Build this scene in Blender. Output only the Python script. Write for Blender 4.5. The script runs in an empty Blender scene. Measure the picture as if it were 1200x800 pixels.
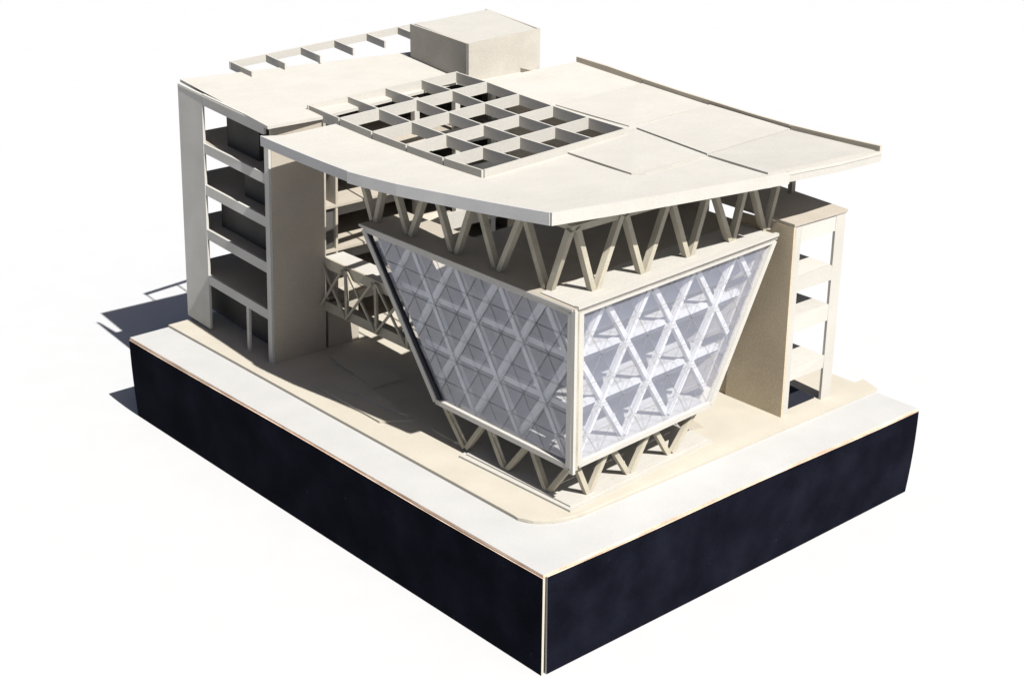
import bpy, math, random
from mathutils import Vector, Matrix
from mathutils.geometry import delaunay_2d_cdt
random.seed(7)
S = bpy.context.scene
COL = S.collection
V = Vector

# ------------------------------------------------------------------ camera
cam_d = bpy.data.cameras.new('camera'); cam = bpy.data.objects.new('camera', cam_d); COL.objects.link(cam)
F_PX = 1943.96
CAMPOS = V((-0.83887, -0.90434, 0.71724)); YAW, PITCH, ROLL = 0.72465, 0.387097, 0.009914
fwd = V((math.sin(YAW)*math.cos(PITCH), math.cos(YAW)*math.cos(PITCH), -math.sin(PITCH)))
rt = V((math.cos(YAW), -math.sin(YAW), 0)); up = rt.cross(fwd)
r2 = math.cos(ROLL)*rt + math.sin(ROLL)*up; u2 = -math.sin(ROLL)*rt + math.cos(ROLL)*up
M = Matrix((r2, u2, -fwd)).transposed().to_4x4(); M.translation = CAMPOS
cam.matrix_world = M
cam_d.sensor_width = 36; cam_d.lens = F_PX/1200*36; cam_d.clip_start = 0.02; cam_d.clip_end = 200
S.camera = cam
S.render.resolution_x = 1024; S.render.resolution_y = 682

# ------------------------------------------------------------------ light
LDIR = V((0.085, 0.81, -1.0)).normalized()            # travel direction of sunlight
sun_d = bpy.data.lights.new('sun', 'SUN'); sun_d.energy = 5.0; sun_d.angle = math.radians(0.5); sun_d.color = (1, 0.98, 0.945)
sun = bpy.data.objects.new('sun', sun_d); COL.objects.link(sun)
sun.rotation_euler = LDIR.to_track_quat('-Z', 'Y').to_euler(); sun.location = (-.3, -2, 3)
W = bpy.data.worlds.new('World'); S.world = W; W.use_nodes = True
nt = W.node_tree; bg = nt.nodes['Background']
sky = nt.nodes.new('ShaderNodeTexSky'); sky.sky_type = 'NISHITA'; sky.sun_disc = False
sky.sun_elevation = math.asin(-LDIR.z); sky.sun_rotation = math.atan2(-LDIR.x, -LDIR.y)
nt.links.new(sky.outputs[0], bg.inputs[0]); bg.inputs[1].default_value = 0.05; sky.dust_density = 1.8; sky.air_density = 0.45; sky.ozone_density = 0.2
S.view_settings.view_transform = 'Standard'; S.view_settings.look = 'None'
S.view_settings.exposure = 0.8; S.view_settings.gamma = 1

S.render.engine = 'CYCLES'; S.cycles.diffuse_bounces = 2; S.cycles.transparent_max_bounces = 16

# ------------------------------------------------------------------ materials
def mat(name, col, rough=.9, vary=.06, speck=.10, bump=.15, tint=None, streak=0, spec=.25, scale=1.0, spots=0):
    m = bpy.data.materials.new(name); m.use_nodes = True
    n = m.node_tree.nodes; l = m.node_tree.links; b = n['Principled BSDF']
    tc = n.new('ShaderNodeTexCoord')
    n1 = n.new('ShaderNodeTexNoise'); n1.inputs['Scale'].default_value = 22*scale; n1.inputs['Detail'].default_value = 5
    n2 = n.new('ShaderNodeTexNoise'); n2.inputs['Scale'].default_value = 700*scale; n2.inputs['Detail'].default_value = 3; n2.inputs['Roughness'].default_value = .7
    l.new(tc.outputs['Object'], n1.inputs['Vector']); l.new(tc.outputs['Object'], n2.inputs['Vector'])
    def rmp(src, lo, hi, a=.3, c=.7):
        r = n.new('ShaderNodeMapRange'); r.inputs[1].default_value = a; r.inputs[2].default_value = c
        r.inputs[3].default_value = lo; r.inputs[4].default_value = hi; l.new(src, r.inputs[0]); return r.outputs[0]
    v = n.new('ShaderNodeMath'); v.operation = 'MULTIPLY'
    l.new(rmp(n1.outputs[0], 1-vary, 1+vary), v.inputs[0]); l.new(rmp(n2.outputs[0], 1-speck, 1+speck), v.inputs[1])
    out = v.outputs[0]
    if streak:
        mp = n.new('ShaderNodeMapping'); mp.inputs['Scale'].default_value = (18, 260, 18); l.new(tc.outputs['Object'], mp.inputs[0])
        n3 = n.new('ShaderNodeTexNoise'); n3.inputs['Scale'].default_value = 1; n3.inputs['Detail'].default_value = 3; l.new(mp.outputs[0], n3.inputs['Vector'])
        v2 = n.new('ShaderNodeMath'); v2.operation = 'MULTIPLY'; l.new(out, v2.inputs[0]); l.new(rmp(n3.outputs[0], 1-streak, 1+streak), v2.inputs[1]); out = v2.outputs[0]
    if spots:      # sparse specks and scuffs
        mp2 = n.new('ShaderNodeMapping'); mp2.inputs['Scale'].default_value = (95, 140, 120); mp2.inputs['Rotation'].default_value = (.2, .1, .5); l.new(tc.outputs['Object'], mp2.inputs[0])
        n4 = n.new('ShaderNodeTexNoise'); n4.inputs['Scale'].default_value = 1; n4.inputs['Detail'].default_value = 4; n4.inputs['Roughness'].default_value = .65; l.new(mp2.outputs[0], n4.inputs['Vector'])
        v4 = n.new('ShaderNodeMath'); v4.operation = 'MULTIPLY'; l.new(out, v4.inputs[0]); l.new(rmp(n4.outputs[0], 1, spots, .69, .74), v4.inputs[1]); out = v4.outputs[0]
    oi = n.new('ShaderNodeObjectInfo'); v3 = n.new('ShaderNodeMath'); v3.operation = 'MULTIPLY'
    l.new(out, v3.inputs[0]); l.new(rmp(oi.outputs['Random'], .95, 1.05, 0, 1), v3.inputs[1])
    mx = n.new('ShaderNodeMix'); mx.data_type = 'RGBA'; mx.blend_type = 'MULTIPLY'; mx.inputs[0].default_value = 1
    cc = n.new('ShaderNodeMix'); cc.data_type = 'RGBA'
    l.new(rmp(n1.outputs[0], 0, 1), cc.inputs[0]); cc.inputs[6].default_value = (*col, 1); cc.inputs[7].default_value = (*(tint or col), 1)
    l.new(cc.outputs[2], mx.inputs[6]); l.new(v3.outputs[0], mx.inputs[7]); l.new(mx.outputs[2], b.inputs['Base Color'])
    b.inputs['Roughness'].default_value = rough; b.inputs['Specular IOR Level'].default_value = spec
    if bump:
        bp = n.new('ShaderNodeBump'); bp.inputs['Strength'].default_value = bump; bp.inputs['Distance'].default_value = .0006
        l.new(n2.outputs[0], bp.inputs['Height']); l.new(bp.outputs[0], b.inputs['Normal'])
    return m

CARD = mat('greyboard', (.315, .282, .232), tint=(.335, .30, .25), vary=.03, speck=.09)
CARDL = mat('pale_card', (.388, .372, .338), tint=(.400, .384, .350), vary=.015, speck=.085, streak=.02, spots=.72)
PENTM = mat('speckled_board', (.335, .312, .27), tint=(.36, .337, .295), vary=.05, speck=.12)
TAN = mat('tan_card', (.385, .345, .28), tint=(.41, .37, .30), vary=.04, speck=.08)
CREAM = mat('cream_card', (.385, .355, .295), tint=(.40, .37, .31), vary=.025, speck=.06)
GREYB = mat('grey_board', (.385, .375, .345), tint=(.41, .40, .37), vary=.04, speck=.09)
GOLD = mat('brown_board', (.42, .35, .25), tint=(.46, .39, .285), vary=.05, speck=.16, bump=.4, scale=.8)
SHEET = mat('pale_grey_sheet', (.355, .352, .343), tint=(.365, .362, .353), vary=.02, speck=.07, spots=.85)
GREY = mat('grey_sheet', (.395, .39, .38), tint=(.41, .405, .395), vary=.03, speck=.05)
STICK = mat('wood_stick', (.30, .275, .215), tint=(.35, .32, .255), vary=.10, speck=.10, streak=.05)
EDGE = mat('raw_edge', (.50, .34, .24), tint=(.62, .50, .40), vary=.25, speck=.25)
BLACK = mat('black_paint', (.0034, .0038, .0072), tint=(.0056, .0062, .0105), vary=.25, speck=.22, rough=.85, spec=.02, spots=3.2)
SHADECARD = mat('shade_tinted_card', (.060, .057, .052), tint=(.075, .071, .064), vary=.1, speck=.15)  # card coloured near-black to carry the deep shade inside tower and wing
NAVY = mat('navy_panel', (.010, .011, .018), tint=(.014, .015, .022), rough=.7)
TABLE = mat('white_table', (.445, .449, .453), vary=.012, speck=.01, bump=0, rough=.9, spec=.1)

def acetate():
    m = bpy.data.materials.new('acetate'); m.use_nodes = True; n = m.node_tree.nodes; l = m.node_tree.links
    n.remove(n['Principled BSDF']); o = n['Material Output']
    tr = n.new('ShaderNodeBsdfTransparent'); tr.inputs[0].default_value = (.965, .97, .985, 1)
    gl = n.new('ShaderNodeBsdfGlossy'); gl.inputs['Roughness'].default_value = .04; gl.inputs[0].default_value = (1, 1, 1, 1)
    df = n.new('ShaderNodeBsdfDiffuse'); df.inputs[0].default_value = (.72, .77, .98, 1)
    lw = n.new('ShaderNodeLayerWeight'); lw.inputs[0].default_value = .5
    pw = n.new('ShaderNodeMath'); pw.operation = 'POWER'; pw.inputs[1].default_value = 5; l.new(lw.outputs['Facing'], pw.inputs[0])
    fr = n.new('ShaderNodeMath'); fr.operation = 'MULTIPLY_ADD'; fr.inputs[1].default_value = .9; fr.inputs[2].default_value = .05; l.new(pw.outputs[0], fr.inputs[0])
    tc = n.new('ShaderNodeTexCoord'); nz = n.new('ShaderNodeTexNoise'); nz.inputs['Scale'].default_value = 14; nz.inputs['Detail'].default_value = 4
    l.new(tc.outputs['Object'], nz.inputs['Vector'])
    bp = n.new('ShaderNodeBump'); bp.inputs['Strength'].default_value = .05; bp.inputs['Distance'].default_value = .004; l.new(nz.outputs[0], bp.inputs['Height'])
    l.new(bp.outputs[0], gl.inputs['Normal']);
    rm = n.new('ShaderNodeMapRange'); rm.inputs[1].default_value = .3; rm.inputs[2].default_value = .7; rm.inputs[3].default_value = .055; rm.inputs[4].default_value = .105
    l.new(nz.outputs[0], rm.inputs[0])
    m1 = n.new('ShaderNodeMixShader'); l.new(rm.outputs[0], m1.inputs[0]); l.new(tr.outputs[0], m1.inputs[1]); l.new(df.outputs[0], m1.inputs[2])
    m2 = n.new('ShaderNodeMixShader'); l.new(fr.outputs[0], m2.inputs[0]); l.new(m1.outputs[0], m2.inputs[1]); l.new(gl.outputs[0], m2.inputs[2])
    l.new(m2.outputs[0], o.inputs[0]); return m
GLASS = acetate()

# ------------------------------------------------------------------ helpers
ROOT = bpy.data.objects.new('architectural_model', None); COL.objects.link(ROOT)
RL = V((.265, .352, -.1)); ROOT.location = RL; ROOT.empty_display_size = .05
ROOT['label'] = 'cardboard architectural model with glazed hall, towers and wide roof on a black plinth'
ROOT['category'] = 'building model'

def obj(name, verts, faces, m, parent=None, mats=None, fmat=None):
    """one mesh object; coordinates are in metres with the plinth's near top corner as origin"""
    c = sum((V(v) for v in verts), V())/len(verts)
    me = bpy.data.meshes.new(name); me.from_pydata([V(v)-c for v in verts], [], faces)
    for mm in (mats or [m]): me.materials.append(mm)
    if fmat:
        for p, i in zip(me.polygons, fmat): p.material_index = i
    me.update()
    o = bpy.data.objects.new(name, me); COL.objects.link(o)
    par = parent or ROOT; o.parent = par
    base = par['org'] if 'org' in par else list(RL)
    o.location = c - V(base); o['org'] = list(c)
    return o

def prism(pts, d):
    """closed polygon pts extruded along d"""
    n = len(pts); d = V(d); P = [V(p) for p in pts]
    nrm = sum(((P[i]-P[0]).cross(P[(i+1) % n]-P[0]) for i in range(1, n)), V())
    if nrm.dot(d) > 0: P.reverse()
    vs = P + [p+d for p in P]
    fs = [tuple(range(n)), tuple(range(2*n-1, n-1, -1))] + [(i, i+n, (i+1) % n+n, (i+1) % n) for i in range(n)]
    return vs, [tuple(reversed(f)) if False else f for f in fs]

def board(name, pts, d, m, parent=None, jit=.00035, **k):
    rr = random.Random(name+str(pts[0])); pts = [V(p)+V([rr.uniform(-jit, jit) for _ in range(3)]) for p in pts]
    vs, fs = prism(pts, d); return obj(name, vs, fs, m, parent, **k)

def merge(parts):
    vs, fs = [], []
    for a, b in parts:
        o = len(vs); vs += list(a); fs += [tuple(i+o for i in f) for f in b]
    return vs, fs

def box(x0, x1, y0, y1, z0, z1):
    return prism([(x0, y0, z0), (x1, y0, z0), (x1, y1, z0), (x0, y1, z0)], (0, 0, z1-z0))

def barvf(a, b, w, h, side=None, jit=0):
    """square bar from a to b; w across 'side' axis, h across the other"""
    a, b = V(a), V(b); t = (b-a).normalized()
    s = V(side) if side else V((0, 0, 1)).cross(t)
    s = (s - t*s.dot(t)).normalized(); u = t.cross(s).normalized()
    if jit: a = a+V([random.uniform(-jit, jit) for _ in range(3)]); b = b+V([random.uniform(-jit, jit) for _ in range(3)])
    q = [a+s*w/2*i+u*h/2*j for i, j in ((-1, -1), (1, -1), (1, 1), (-1, 1))]
    return prism(q, b-a)

def bar(name, a, b, w, h, m, parent, side=None, jit=0):
    vs, fs = barvf(a, b, w, h, side, jit); return obj(name, vs, fs, m, parent)

def lerp(a, b, t): return a+(b-a)*t

# ------------------------------------------------------------------ table
t = 40
me = bpy.data.meshes.new('table'); me.from_pydata([(-t, -t, 0), (t, -t, 0), (t, t, 0), (-t, t, 0)], [], [(0, 1, 2, 3)]); me.materials.append(TABLE)
tab = bpy.data.objects.new('table', me); COL.objects.link(tab); tab.location = (0, 0, -.1002)
tab['kind'] = 'structure'; tab['label'] = 'plain white sunlit table top under the model'

# ------------------------------------------------------------------ plinth
A, B = .5311, .7037
plinth = board('plinth', [(.0, .0, -.0028), (A, 0, -.0028), (A, B, -.0028), (0, B, -.0028)], (0, 0, .0028), None, mats=[SHEET, EDGE], fmat=[0, 0, 1, 1, 1, 1], jit=0)
def side_panel(p0, p1, nrm, th, bow, tw=0, end=0):
    """black panel from p0 to p1 (top edge), slightly bowed, raw card on its thin edges"""
    p0, p1, nrm = V(p0), V(p1), V(nrm); nu, nv = 16, 6; vs, fs, fm = [], [], []
    for k in (0, 1):
        for i in range(nu+1):
            for j in range(nv+1):
                u, v = i/nu, j/nv
                off = bow*math.sin(math.pi*u)*(.4+.6*v) + tw*v*v*u + end*v*(1-u)
                q = p0.lerp(p1, u) + nrm*(off - (th if k else 0)); q.z = lerp(-.0031, -.1, v) - .0007*math.sin(u*9)*(1-v)
                vs.append(q)
    N = (nu+1)*(nv+1); ix = lambda i, j, k: k*N+i*(nv+1)+j
    for i in range(nu):
        for j in range(nv):
            fs.append((ix(i, j, 0), ix(i, j+1, 0), ix(i+1, j+1, 0), ix(i+1, j, 0))); fm.append(0)
            fs.append((ix(i, j, 1), ix(i+1, j, 1), ix(i+1, j+1, 1), ix(i, j+1, 1))); fm.append(0)
    for i in range(nu):
        for j, fl in ((0, 0), (nv, 1)):
            f = (ix(i, j, 0), ix(i+1, j, 0), ix(i+1, j, 1), ix(i, j, 1)); fs.append(f[::-1] if fl else f); fm.append(1)
    for j in range(nv):
        for i, fl in ((0, 0), (nu, 1)):
            f = (ix(i, j, 0), ix(i, j, 1), ix(i, j+1, 1), ix(i, j+1, 0)); fs.append(f[::-1] if fl else f); fm.append(0 if i else 2)
    return obj('side_panel', vs, fs, None, plinth, mats=[BLACK, EDGE, CREAM], fmat=fm)
side_panel((-.0008, -.0006, 0), (-.0008, B+.001, 0), (-1, 0, 0), .0026, .0005, tw=-.004)
side_panel((.0044, -.0008, 0), (A+.001, -.0008, 0), (0, -1, 0), .0026, .0006, tw=-.006, end=.001)
side_panel((A-.0095, .014, 0), (A-.0075, B-.008, 0), (1, 0, 0), .0026, .0, tw=0)
side_panel((.006, B-.0075, 0), (A-.0105, B-.0075, 0), (0, 1, 0), .0026, .0, tw=0)

# pavement sheet with a rounded corner
PV = .0032
pts = [(.0497, B-.001), (.0485, .4), (.0478, .0925)]
for k in range(1, 12):
    a = k/12*math.pi/2; pts.append((.0475+.055*(1-math.cos(a))**1.0*1.0, .0915-.0365*math.sin(a)))
pts += [(.105, .0545), (.3, .0548), (A+.003, .0553), (A+.012, .081), (A-.002, .081), (A-.002, B-.001)]
pave = board('pavement_sheet', [(x, y, .0003) for x, y in pts], (0, 0, PV-.0003), CREAM)
def plate(name, poly, z0, z1, m, parent): return board(name, [(x, y, z0) for x, y in poly], (0, 0, z1-z0), m, parent)
# low steps in the shaded courtyard
plate('step_plate', [(.0765, .4528), (.126, .4568), (.1038, .3086), (.0741, .3283)], PV, PV+.0022, CREAM, pave)
plate('step_plate', [(.0918, .4314), (.122, .437), (.1033, .318), (.0985, .3286)], PV+.0022, PV+.0046, CREAM, pave)
plate('step_plate', [(.135, .50), (.17, .505), (.16, .40), (.118, .40)], PV, PV+.0024, CREAM, pave)

# ------------------------------------------------------------------ left tower
TWX = .077
def ty(y, z): return y - .045*z          # the tower leans a little
def tz(y, z): return z + .062*(y-.59)     # and its floors tilt
def tp(x, y, z): return (x, ty(y, z), tz(y, z))
TH = .003
tower = board('tower', [tp(TWX+.003, .5262, -.002+.006), tp(.148, .5262, .006), tp(.150, .5262, .2765), tp(TWX+.003, .5262, .2765)], (0, TH, 0), CARD)
tower['label'] = 'tall open-sided block at the left end with five storeys'
def tboard(name, y0, y1, z0, z1, x=TWX, th=TH, m=GREYB, parent=None):
    return board(name, [tp(x, y0, z0), tp(x, y1, z0), tp(x, y1, z1), tp(x, y0, z1)], (th, 0, 0), m, parent or tower)
tboard('wall_panel', .6545, .704, .0015, .279)
tboard('pier', .5268, .5345, .004, .262)
for z0, z1 in ((.2665, .2795), (.2125, .2235), (.1645, .1755), (.112, .124), (.0575, .0685)):
    tboard('spandrel', .5346, .6544, z0, z1, x=TWX+.0004)
tboard('post', .5735, .579, .004, .0574, x=TWX+.001)
FL = (.2215, .1735, .122, .0665)
for z in FL:
    q = [tp(TWX+.0035, .5295, z), tp(.30, .5295, z), tp(.30, .70, z), tp(TWX+.0035, .70, z)]
    board('floor_slab', q, (0, 0, -.0028), CARD, tower)
# core boxes behind the openings, storey by storey, dark colour standing for shade
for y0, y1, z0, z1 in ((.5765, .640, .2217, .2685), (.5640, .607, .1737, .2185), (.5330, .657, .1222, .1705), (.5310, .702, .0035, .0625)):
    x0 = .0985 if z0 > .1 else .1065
    board('core_wall', [tp(x0, y0, z0), tp(x0, y1, z0), tp(x0, y1, z1), tp(x0, y0, z1)], (.065 if z0 > .1 else .004, 0, 0), SHADECARD, tower)
board('core_wall', [tp(.165, .5300, .0035), tp(.165, .628, .0035), tp(.165, .628, .266), tp(.165, .5300, .266)], (.003, 0, 0), CARD, tower)
board('back_wall', [tp(.17, .665, .0035), tp(.305, .665, .0035), tp(.305, .665, .2655), tp(.17, .665, .2655)], (0, .003, 0), SHADECARD, tower)  # added to darken the inside, its shade put into the colour
# roof board of the tower wing: L-shaped run to the penthouse
def twz(y, x=.08): return .2768+.030*(y-.51)-.040*(x-.08)
tr = [(.0705, .5040), (.1450, .5110), (.374, .5660), (.3790, .5330), (.500, .5365), (.508, .560), (.545, .715), (.098, .722)]
roofb = board('roof_board', [(x, y, twz(y, x)) for x, y in tr], (0, 0, -.0032), CARDL, tower)
board('edge_strip', [(.0765, .5160, .2728), (.0800, .5160, .2728), (.0800, .6910, .2835), (.0765, .6910, .2835)], (0, 0, .0014), CARDL, tower)

# pergola frame along the back edge of the wing roof
pg = obj('pergola', *barvf((.180, .748, .2815), (.50, .790, .2815), .0022, .009), CARDL)
for x, L in ((.1815, .055), (.235, .050), (.290, .050), (.345, .048), (.400, .046), (.455, .046)):
    y = .748+(x-.180)*.131
    bar('beam', (x, y-.0014, .2812), (x-.006, y-L, .2800), .0022, .009, CARDL, pg)

# rear wing facade seen below the roof
wing = board('rear_wing', [(.306, .640, .0035), (.475, .640, .0035), (.475, .640, .266), (.306, .640, .266)], (0, .003, 0), SHADECARD)  # dark colour stands for the shade within the wing
board('end_wall', [(.475, .545, .003), (.475, .70, .003), (.475, .70, .268), (.475, .545, .268)], (.003, 0, 0), CARD, wing)
for z in (.2130, .166, .114, .06):
    board('floor_slab', [(.303, .545, z), (.4745, .545, z), (.4745, .6395, z), (.303, .6395, z)], (0, 0, -.003), CARD, wing)
for z in (.2145, .166, .114, .06):
    board('spandrel', [(.166, .5420, z-.016), (.474, .548, z-.016), (.474, .548, z+.004), (.166, .5420, z+.004)], (0, -.003, 0), CARDL, wing)
for x in (.30, .36, .415):
    bar('post', (x, .552, .006), (x, .552, .262), .007, .007, CARDL, wing, side=(1, 0, 0))

# ------------------------------------------------------------------ penthouse
PZ0, PZ1 = .2620, .3105
pf = [(.3840, .5580), (.5110, .5740), (.5380, .7050), (.4040, .6930)]
pent = board('penthouse', [(pf[0][0], pf[0][1], PZ0), (pf[1][0], pf[1][1], PZ0), (pf[1][0], pf[1][1], PZ1-.0006), (pf[0][0], pf[0][1], PZ1)], (0, .0028, 0), PENTM)
board('wall_panel', [(pf[0][0], pf[0][1]+.003, PZ0), (pf[3][0], pf[3][1], PZ0), (pf[3][0], pf[3][1], PZ1), (pf[0][0], pf[0][1]+.003, PZ1)], (.0028, 0, 0), PENTM, pent)
board('wall_panel', [(pf[1][0]-.003, pf[1][1]+.003, PZ0), (pf[2][0]-.003, pf[2][1], PZ0), (pf[2][0]-.003, pf[2][1], PZ1), (pf[1][0]-.003, pf[1][1]+.003, PZ1)], (.0028, 0, 0), PENTM, pent)
board('wall_panel', [(pf[3][0]+.003, pf[3][1]-.003, PZ0), (pf[2][0]-.004, pf[2][1]-.003, PZ0), (pf[2][0]-.004, pf[2][1]-.003, PZ1), (pf[3][0]+.003, pf[3][1]-.003, PZ1)], (0, -.0028, 0), PENTM, pent)
board('lid', [(pf[0][0]+.003, pf[0][1]+.0030, PZ1-.004), (pf[1][0]-.0032, pf[1][1]+.0030, PZ1-.004), (pf[2][0]-.0032, pf[2][1]-.006, PZ1-.0025), (pf[3][0]+.003, pf[3][1]-.006, PZ1-.0025)], (0, 0, .0032), CARDL, pent)

# ------------------------------------------------------------------ glass hall
PHI = math.atan(.07); CX, CY = .095, .0685
def fp(s, off, z): return V((CX+s*math.cos(PHI)-off*math.sin(PHI), CY+s*math.sin(PHI)+off*math.cos(PHI), z))   # front facade plane
def lp(y, off, z): return V((CX+off, y, z))                                                                   # left facade plane
ZB, ZT = .0465, .1955
# top ledge slab with an opening under the roof grid
LZ = .2005
ledge = obj('ledge', *merge([
    prism([fp(-.0045, -.004, LZ), fp(.290, -.004, LZ), (.389, .135, LZ), (.095+.0, .135, LZ), (.0915, .135, LZ)], (0, 0, -.0045)),
    prism([(.0915, .1352, LZ), (.150, .1352, LZ), (.150, .376, LZ), (.0915, .376, LZ)], (0, 0, -.0045)),
    prism([(.1502, .1352, LZ), (.389, .1352, LZ), (.392, .290, LZ), (.1502, .270, LZ)], (0, 0, -.0045))]), CARD)
board('ledge_strip', [fp(-.0010, -.0010, LZ+.0002), fp(.287, -.0010, LZ+.0002), fp(.287, .045, LZ+.0002), fp(.004, .045, LZ+.0002)], (0, 0, .0008), CARDL, ledge)  # paler strip puts the ledge's sunlit front band into its colour
obj('ledge_strip', *barvf(lp(.377, -.0035, .1990), lp(.066, -.0035, .1990), .0035, .0022), CARDL, ledge)
obj('ledge_strip', *barvf(fp(-.001, -.0035, .2012), fp(.290, -.0035, .2012), .0045, .003), CARDL, ledge)

def clip(poly, edges):
    """Sutherland-Hodgman against half planes (point, inward normal)"""
    for p, n in edges:
        out = []
        for i in range(len(poly)):
            a, b = poly[i], poly[(i+1) % len(poly)]
            da = (a[0]-p[0])*n[0]+(a[1]-p[1])*n[1]; db = (b[0]-p[0])*n[0]+(b[1]-p[1])*n[1]
            if da >= 0: out.append(a)
            if (da >= 0) != (db >= 0):
                t = da/(da-db); out.append((a[0]+t*(b[0]-a[0]), a[1]+t*(b[1]-a[1])))
        poly = out
        if len(poly) < 3: return []
    return poly

WSTICK = mat('white_stick', (.50, .485, .455), tint=(.54, .525, .49), vary=.06, speck=.06)
SCORE = mat('scored_edge', (.25, .255, .28), vary=.1, speck=.1, bump=0)
def pane(po, pl, d, f):
    n = len(po); c = (sum(p[0] for p in po)/n, sum(p[1] for p in po)/n)
    inn = []
    for p in po:
        L = math.hypot(p[0]-c[0], p[1]-c[1]); k = max(.3, 1-.00085/max(L, 1e-4)); inn.append((c[0]+(p[0]-c[0])*k, c[1]+(p[1]-c[1])*k))
    vs = [pl(a, 0, b) for a, b in po]+[pl(a, 0, b) for a, b in inn]+[pl(a, .0002, b) for a, b in po]
    fs = [tuple(range(n, 2*n)), tuple(range(3*n-1, 2*n-1, -1))]+[(i, (i+1) % n, (i+1) % n+n, i+n) for i in range(n)]
    obj('glass_pane', vs, fs, None, f, mats=[GLASS, SCORE], fmat=[0, 0]+[1]*n)
def facade(pl, s0t, s1t, s0b, s1b, phase, out, nodes_t, label):
    """trapezoid facade in the plane pl(s, off, z): frame, glass panes, diagrid behind"""
    w = .0042
    c = [(s0b, ZB), (s1b, ZB), (s1t, ZT), (s0t, ZT)]
    fr = merge([barvf(pl(s0t, -.001, ZT), pl(s1t, -.001, ZT), .006, .0048), barvf(pl(s0b, -.001, ZB), pl(s1b, -.001, ZB), .006, .0052),
                barvf(pl(s0b, -.0013, ZB), pl(s0t, -.0013, ZT), .0062, .0062, side=pl(0, 1, 0)-pl(0, 0, 0)),
                barvf(pl(s1b, -.0013, ZB), pl(s1t, -.0013, ZT), .0062, .0058, side=pl(0, 1, 0)-pl(0, 0, 0))])
    f = obj('facade', *fr, CARDL); f['label'] = label
    cen = (sum(p[0] for p in c)/4, sum(p[1] for p in c)/4)
    def edge(a, b, ins):
        n = (-(b[1]-a[1]), b[0]-a[0]); L = math.hypot(*n); n = (n[0]/L, n[1]/L)
        if (cen[0]-a[0])*n[0]+(cen[1]-a[1])*n[1] < 0: n = (-n[0], -n[1])
        return ((a[0]+n[0]*ins, a[1]+n[1]*ins), n)
    ed = [edge(c[i], c[(i+1) % 4], .0025) for i in range(4)]
    nr = 6; hh = (ZT-ZB)/nr; bw = .0322; g = .00022
    for r in range(nr):
        z0 = ZB+r*hh; z1 = z0+hh
        for k in range(-6, 30):
            s = phase+k*bw/2+(0 if r % 2 == 0 else bw/2)*0
            upt = (k+r) % 2 == 0
            tri = [(s, z0), (s+bw, z0), (s+bw/2, z1)] if upt else [(s+bw/2, z0), (s+bw, z1), (s, z1)]
            ce = (sum(p[0] for p in tri)/3, sum(p[1] for p in tri)/3)
            tri = [(ce[0]+(p[0]-ce[0])*(1-g/.0075), ce[1]+(p[1]-ce[1])*(1-g/.0075)) for p in tri]
            po = clip(tri, ed)
            if len(po) < 3: continue
            ar = abs(sum(po[i][0]*po[(i+1) % len(po)][1]-po[(i+1) % len(po)][0]*po[i][1] for i in range(len(po))))/2
            if ar < 6e-6: continue
            d = pl(0, 1, 0)-pl(0, 0, 0)
            pane(po, pl, d, f)
    # diagrid of sticks behind the glass, three rows
    zs = [ZT-.002, ZT-.0497, ZT-.0994, ZB+.002]; pit = .0645
    ed2 = [edge(c[i], c[(i+1) % 4], .003) for i in range(4)]
    def seg(a, b):
        t0, t1 = 0., 1.
        for p, n in ed2:
            da = (a[0]-p[0])*n[0]+(a[1]-p[1])*n[1]; db = (b[0]-p[0])*n[0]+(b[1]-p[1])*n[1]
            if da < 0 and db < 0: return None
            if da < 0: t0 = max(t0, da/(da-db))
            elif db < 0: t1 = min(t1, da/(da-db))
        if t1-t0 < .12: return None
        return [(a[0]+t*(b[0]-a[0]), a[1]+t*(b[1]-a[1])) for t in (t0, t1)]
    dn = pl(0, 1, 0)-pl(0, 0, 0)
    for r in range(3):
        for k in range(-3, 9):
            st = nodes_t+(k+r*.5)*pit
            for sg in (-.5, .5):
                q = seg((st, zs[r]), (st+sg*pit, zs[r+1]))
                if q: bar('strut', pl(q[0][0], .0085+(.0008 if sg > 0 else 0), q[0][1]), pl(q[1][0], .0085+(.0008 if sg > 0 else 0), q[1][1]), .0055, .0052, WSTICK, f, side=dn, jit=.0005)
        if r:
            a = seg((-.1, zs[r]), (.5, zs[r]))
            bar('rail', pl(a[0][0], .0135, zs[r]), pl(a[1][0], .0135, zs[r]), .005, .0055, WSTICK, f, side=dn)
    return f
FLb = 'left glazed facade, an inverted trapezoid with triangular panes'
fl = facade(lp, .0695, .3715, .0680, .2590, .0695, -1, .1150, 'left glazed facade in shade with triangular panes')
ff = facade(fp, .0045, .2865, .0070, .1990, .0045, -1, .0480, 'front glazed facade in sun with triangular panes')
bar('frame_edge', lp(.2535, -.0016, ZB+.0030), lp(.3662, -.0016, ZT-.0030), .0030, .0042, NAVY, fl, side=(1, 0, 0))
# corner posts where the two facades meet
cp = obj('corner_post', *barvf((.0925, .0640, ZB-.005), (.0920, .0655, LZ-.001), .0032, .0050, side=(1, 0, 0)), CARDL)
obj('post_strip', *barvf((.0965, .0650, ZB-.003), (.0960, .0662, LZ-.002), .0045, .003, side=(1, 0, 0)), STICK, cp)
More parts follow.
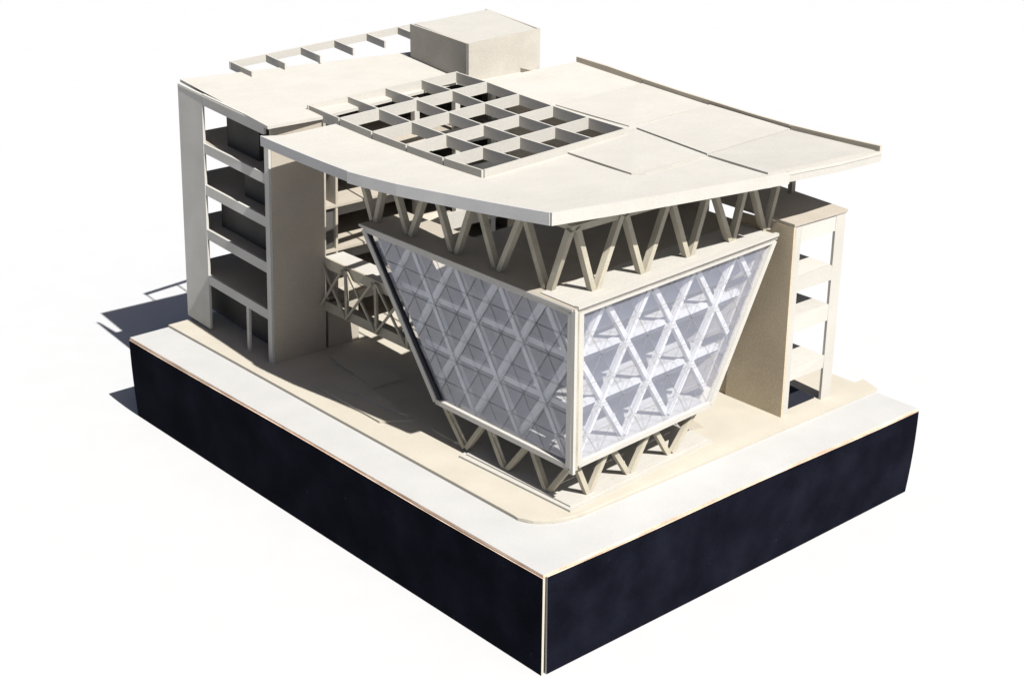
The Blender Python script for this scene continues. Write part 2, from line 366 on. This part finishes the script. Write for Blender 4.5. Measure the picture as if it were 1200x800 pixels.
# floors and sloping ends of the hall
hall = obj('hall_floor', *prism([fp(.006, .006, ZB+.002), fp(.196, .006, ZB+.002), (.292, .235, ZB+.002), (.104, .235, ZB+.002)], (0, 0, -.004)), CARDL)
for z, sx, sy in ((ZT-.0497, .244, .318), (ZT-.0994, .213, .285)):
    board('floor_slab', [fp(.020, .018, z), fp(sx, .018, z), fp(sx+.004, .115, z), (.150, .175, z), (.150, sy, z), (.116, sy, z)], (0, 0, -.003), CARDL, hall)
board('end_wall', [fp(.199, .012, ZB), fp(.2865, .012, ZT), (.386, .285, ZT), (.300, .235, ZB)], (.003, 0, 0), CARD, hall)
board('end_wall', [(.103, .2570, ZB), (.103, .3690, ZT), (.190, .3690, ZT), (.190, .2570, ZB)], (0, .003, 0), CARD, hall)
for y, x in ((.30, .20), (.30, .33), (.24, .25)):
    bar('column', (x, y-.07, .004), (x, y-.07, LZ-.005), .007, .007, CARD, hall, side=(1, 0, 0))

# upper truss between ledge and roof
UT = obj('upper_truss', *barvf(fp(.010, .0175, .2655), fp(.318, .0175, .2580), .006, .006), STICK)
yb = [.3725, .3155, .2470, .1845, .1165]; yt = [.398, .3460, .2790, .2140, .1480]
ux = .0125; zt = .2685
def st(a, b, n, par, w=.0064, h=.0056, m=STICK): return bar('strut', a, b, w, h, m, par, side=n, jit=.0006)
NL = (1, 0, 0); NF = fp(0, 1, 0)-fp(0, 0, 0)
for i in range(5):
    st(lp(yb[i]+.0025, ux, LZ), lp(yt[i]+.001, ux, .258 if i == 0 else .264), NL, UT)
    if i < 4: st(lp(yb[i]-.0025, ux, LZ), lp(yt[i+1]+.0035, ux, .264), NL, UT)
sb = [-.0020, .0440, .1095, .1755, .2405, .2955]; stp = [.0135, .0785, .1440, .2045, .2635, .3190]
for i in range(6):
    z1 = .2650-.0015*i
    st(fp(sb[i]+.0025, .0165, LZ) if i else V((.1072, .1135, LZ)), fp(stp[i]-.003, .0165, z1), NF, UT)
    if i < 5: st(fp(sb[i+1]-.0025, .0165, LZ), fp(stp[i]+.003, .0165, z1), NF, UT)
bar('top_chord', lp(.40, ux, .2670), lp(.085, ux, .2665), .006, .005, STICK, UT)

# lower truss on its own plate
LT = obj('lower_truss', *merge([prism([(.0904, .0632, PV), (.0857, .2160, PV), (.125, .225, PV), (.300, .150, PV), (.300, .0805, PV)], (0, 0, .0022)),
                               prism([(.0945, .0675, PV+.0022), (.0915, .2120, PV+.0022), (.125, .22, PV+.0022), (.296, .147, PV+.0022), (.296, .0845, PV+.0022)], (0, 0, .0016))]), CARDL)
Z0 = PV+.0038
fy = [.2215, .1625, .1030]; ay = [.2590, .1905, .1285, .0715]
for i in range(3):
    st(lp(fy[i]+.002, .0048, Z0), lp(ay[i]-.002, .0048, ZB-.002), NL, LT, .005, .0052)
    st(lp(fy[i]-.002, .0048, Z0), lp(ay[i+1]+.002, .0048, ZB-.002), NL, LT, .005, .0052)
fs_ = [.0305, .0885, .1495]; as_ = [.0090, .0580, .1190, .1900]
for i in range(3):
    st(fp(fs_[i]-.002, .0060, Z0), fp(as_[i]+.002, .0060, ZB-.002), NF, LT, .005, .0052)
    st(fp(fs_[i]+.002, .0060, Z0), fp(as_[i+1]-.002, .0060, ZB-.002), NF, LT, .005, .0052)
# sunken stairwell cut beside the truss
plate('stair_plate', [(.282, .118), (.297, .160), (.330, .158), (.318, .108)], PV, PV+.0010, CARD, pave)

# ------------------------------------------------------------------ bridge
BX, BZ0, BZ1 = .1470, .0535, .1120
bridge = board('bridge', [(BX+.003, .385, BZ1), (BX+.003, .5275, BZ1), (.176, .5275, BZ1), (.176, .385, BZ1)], (0, 0, -.003), CARDL)
board('deck', [(BX+.003, .33, BZ0), (BX+.003, .5275, BZ0), (.166, .5275, BZ0), (.166, .33, BZ0)], (0, 0, .003), CARD, bridge)
board('side_board', [(BX+.0022, .37, BZ1-.011), (BX+.0022, .527, BZ1-.011), (BX+.0022, .527, BZ1+.001), (BX+.0022, .37, BZ1+.001)], (-.0025, 0, 0), STICK, bridge)
board('side_board', [(BX+.0022, .31, BZ0-.003), (BX+.0022, .527, BZ0-.003), (BX+.0022, .527, BZ0+.008), (BX+.0022, .31, BZ0+.008)], (-.0025, 0, 0), STICK, bridge)
for y in (.4790, .4255, .372):
    bar('post', (BX-.002, y, BZ0-.001), (BX-.002, y, BZ1-.002), .003, .004, STICK, bridge, side=(1, 0, 0))
for y1, y0 in ((.525, .481), (.476, .4275), (.4225, .374)):
    bar('brace', (BX-.0035, y1, BZ1-.002), (BX-.0035, y0, BZ0+.002), .0020, .0026, STICK, bridge, side=(1, 0, 0))
    bar('brace', (BX-.0058, y1, BZ0+.002), (BX-.0058, y0, BZ1-.002), .0018, .0026, STICK, bridge, side=(1, 0, 0))
# pier under the bridge
board('pier_wall', [(.1525, .5260, .0035), (.194, .5260, .0035), (.194, .5260, BZ0-.002), (.1525, .5260, BZ0-.002)], (0, .003, 0), CARD, bridge)

# ------------------------------------------------------------------ right tower
RX0, RX1, RY = .397, .4790, .0755
rtow = board('stair_tower', [(RX0, .0735, PV), (RX0, .150, PV), (RX0, .145, .2065), (RX0-.001, .0745, .2085)], (.003, 0, 0), GOLD)
rtow['label'] = 'open-fronted tower at the right with bare brown side wall'
def rb(name, x0, x1, z0, z1, y=RY, th=.003, m=CARDL): return board(name, [(x0, y, z0), (x1, y, z0), (x1, y, z1), (x0, y, z1)], (0, th, 0), m, rtow)
rb('pier', RX0+.0034, .4095, PV, .209); rb('pier', .4640, RX1, PV, .207)
for z0, z1 in ((.1900, .2088), (.1375, .1535), (.0930, .1110), (.0400, .0540)):
    rb('spandrel', .4097, .4638, z0, z1, y=RY+.0003)
for z in (.1545, .1115, .0545):
    board('floor_slab', [(RX0+.0035, RY+.0035, z), (.4625, RY+.0035, z), (.4625, .140, z+.001), (RX0+.0035, .140, z+.001)], (0, 0, -.0028), CARDL, rtow)
board('roof_board', [(RX0-.001, .0737, .2088), (.4805, .0745, .2078), (.4870, .168, .2085), (.4000, .1900, .2088)], (0, 0, .0026), CARD, rtow)
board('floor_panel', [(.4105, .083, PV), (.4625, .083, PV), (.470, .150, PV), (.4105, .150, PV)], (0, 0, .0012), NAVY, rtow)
bar('pier', (.4680, .137, PV), (.4680, .137, .2078), .004, .004, CARDL, rtow, side=(1, 0, 0))
bar('prop', (.4760, .1450, .2115), (.4760, .1450, .268), .0055, .0055, STICK, rtow, side=(1, 0, 0))
# wall boards between the hall and the right tower
lw = board('link_wall', [(.3985, .151, PV), (.3985, .262, PV), (.3985, .262, .045), (.3985, .151, .045)], (.003, 0, 0), GOLD)
board('spandrel', [(.3970, .1505, .047), (.3970, .262, .047), (.3970, .262, .190), (.3970, .1505, .190)], (.003, 0, 0), CARDL, lw)

board('wall_panel', [(.4005, .2630, PV), (.4005, .505, PV), (.4005, .505, .2520), (.4005, .2630, .2520)], (.003, 0, 0), CARD, lw)
board('wall_panel', [(.4040, .2050, .205), (.4560, .1980, .205), (.4560, .1980, .2500), (.4040, .2050, .2500)], (0, .003, 0), CARD, lw)
board('wall_panel', [(.4000, .1920, .195), (.4000, .2620, .195), (.4000, .2620, .2520), (.4000, .1920, .2480)], (.003, 0, 0), CARD, lw)

# ------------------------------------------------------------------ main roof
def zr(x, y):
    t = min(max((.5-y)/.46, 0), 1.0); return .272+.0268*t*t-.06*(x-.036)*t
def NOD(i, j):
    u, v = i/4, j/5
    a = V((.1479, .5415)).lerp(V((.3690, .5620)), u); b = V((.1160, .2165)).lerp(V((.3490, .2640)), u)
    return tuple(a.lerp(b, v))
outer = [(.0543, .4920), (.0475, .4053), (.0400, .3220), (.0405, .3000), (.0430, .2500), (.0500, .1900), (.0560, .1213), (.0604, .0636),
         (.1285, .0575), (.1974, .0530), (.2737, .0500), (.3489, .0482), (.4274, .0490), (.5035, .0565), (.5120, .1790), (.5270, .3060), (.5340, .4190), (.5405, .5380), (.48, .5380), (.3720, .5340)]
hole = [NOD(4, .75), NOD(4, 5), NOD(0, 5), NOD(0, .6)]
ring = outer + [NOD(4, .75), NOD(4, 2), NOD(4, 3.5), NOD(4, 5), NOD(2, 5), NOD(0, 5), NOD(0, 4), NOD(0, 2), NOD(0, .90), (.1410, .4840), (.0745, .4800)]
def inside(p, poly):
    c = False; n = len(poly)
    for i in range(n):
        a, b = poly[i], poly[(i+1) % n]
        if (a[1] > p[1]) != (b[1] > p[1]) and p[0] < (b[0]-a[0])*(p[1]-a[1])/(b[1]-a[1])+a[0]: c = not c
    return c
gp = [(x*.035+.05, y*.035+.04) for x in range(15) for y in range(15)]
def dmin(p):
    m = 9
    for i in range(len(ring)):
        a, b = V(ring[i]), V(ring[(i+1) % len(ring)]); q = V(p); d = b-a
        t = max(0, min(1, (q-a).dot(d)/d.length_squared)); m = min(m, (q-a-d*t).length)
    return m
gp = [p for p in gp if inside(p, ring) and dmin(p) > .012]
n0 = len(ring)
vs2, es2, fs2, *_ = delaunay_2d_cdt([V(p) for p in ring+gp], [(i, (i+1) % n0) for i in range(n0)], [], 0, 1e-6)
tri = [f for f in fs2 if inside(sum((vs2[i] for i in f), V((0, 0)))/len(f), ring)]
top = [V((p[0], p[1], zr(*p))) for p in vs2]; nb = len(top)
tri = [f if (vs2[f[1]]-vs2[f[0]]).cross(vs2[f[2]]-vs2[f[0]]) > 0 else f[::-1] for f in map(tuple, tri)]
ecount = {}
for f in tri:
    for a, b in zip(f, f[1:]+f[:1]): ecount[(a, b)] = 1
fcs = list(tri)+[tuple(i+nb for i in f[::-1]) for f in tri]+[(b, a, a+nb, b+nb) for a, b in ecount if (b, a) not in ecount]
roof = obj('roof', top+[p-V((0, 0, .003)) for p in top], fcs, CARDL)
roof['label'] = 'wide pale card roof with angular overhanging edge and open beam grid'
def strip(name, path, z_off0, z_off1, th, m, parent, inward=1):
    """vertical strip along a plan path following the roof height"""
    vs, fs = [], []; n = len(path)
    nr = []
    for i in range(n):
        a = V(path[max(i-1, 0)]); b = V(path[min(i+1, n-1)]); d = (b-a).normalized(); nr.append(V((-d.y, d.x))*inward)
    for i, p in enumerate(path):
        z = zr(*p)
        q = V(p)+nr[i]*th
        vs += [(p[0], p[1], z+z_off0), (p[0], p[1], z+z_off1), (q.x, q.y, z+z_off1), (q.x, q.y, z+z_off0)]
    for i in range(n-1):
        for k in range(4):
            f = (i*4+k, i*4+(k+1) % 4, i*4+4+(k+1) % 4, i*4+4+k); fs.append(f if inward < 0 else f[::-1])
    e0, e1 = (0, 1, 2, 3), (n*4-4, n*4-1, n*4-2, n*4-3)
    fs += [e0, e1] if inward > 0 else [e0[::-1], e1[::-1]]
    return obj(name, vs, fs, m, parent)
def dens(path, k=4):
    out = []
    for a, b in zip(path, path[1:]):
        out += [tuple(V(a).lerp(V(b), i/k)) for i in range(k)]
    return out+[path[-1]]
sh = lambda p, dx, dy: [(a+dx, b+dy) for a, b in p]
FD = -.0100
strip('fascia', dens(sh(outer[0:3], -.0012, 0)), FD, .0004, .0022, GREY, roof)
strip('fascia', dens(sh(outer[2:8], -.0026, -.0005)), FD-.0008, .0006, .0022, GREY, roof)
strip('fascia', dens(sh(outer[7:12], -.002, -.0030)), FD-.0008, .0006, .0022, CARDL, roof)
strip('fascia', dens(sh(outer[11:14], .0, .0005)), FD, .0004, .0022, CARDL, roof)
# raised lip along the right-hand edge in three lengths
lipp = outer[13:18]
for i in range(4):
    a, b = V(lipp[i]), V(lipp[i+1])
    strip('lip', [tuple(a.lerp(b, .004)), tuple(a.lerp(b, .5)), tuple(a.lerp(b, .996))], -.006, .0062, .003, TAN, roof)
# raised panels
def panel(pts, h=.0016):
    n = len(pts); vs = [(x, y, zr(x, y)+h) for x, y in pts]+[(x, y, zr(x, y)+.0001) for x, y in pts]
    fs = [tuple(range(n)), tuple(range(2*n-1, n-1, -1))]+[(i, i+n, (i+1) % n+n, (i+1) % n) for i in range(n)]
    me = obj('roof_panel', vs, fs, CARDL, roof); return me
panel([(.2490, .2560), (.2278, .1354), (.2380, .1266), (.3440, .1480), (.3750, .2765)])
panel([(.3775, .2765), (.3475, .1500), (.5080, .1785), (.5220, .3050)], .0024)
panel([(.3462, .1475), (.3250, .0535), (.4960, .0600), (.5060, .1765)], .0018)
panel([(.3800, .2900), (.5230, .3075), (.5300, .4180), (.3800, .4040)], .0012)
# roof grid of beams
grid = None
def gz(p, dz): return V((p[0], p[1], zr(*p)+dz))
GT, GB = .0078, -.0045
def gbeam(a, b, w=.0021, top=GT, bot=GB):
    d = (V(b)-V(a)); L = d.length; d /= L; nn = V((-d.y, d.x))*w/2
    q = [V(a)-nn, V(b)-nn, V(b)+nn, V(a)+nn]
    vs = [gz(p, bot) for p in q]+[gz(p, top) for p in q]
    return vs, [(3, 2, 1, 0), (4, 5, 6, 7), (0, 1, 5, 4), (1, 2, 6, 5), (2, 3, 7, 6), (3, 0, 4, 7)]
def ext(a, b, e):
    d = (V(b)-V(a)).normalized()*e; return tuple(V(a)-d), tuple(V(b)+d)
grid = obj('roof_grid', *gbeam(*ext(NOD(0, 0), NOD(4, 0), .002)), CARDL)
for j in range(1, 6):
    obj('beam', *gbeam(*ext(NOD(0, j), NOD(4, j), -.0012)), CARDL, grid)
for i in range(5):
    for j in range(5):
        a, b = NOD(i, j), NOD(i, j+1)
        a2, b2 = ext(a, b, -.0013)
        obj('beam', *gbeam(a2, b2, top=GT-.0003), CARDL, grid)
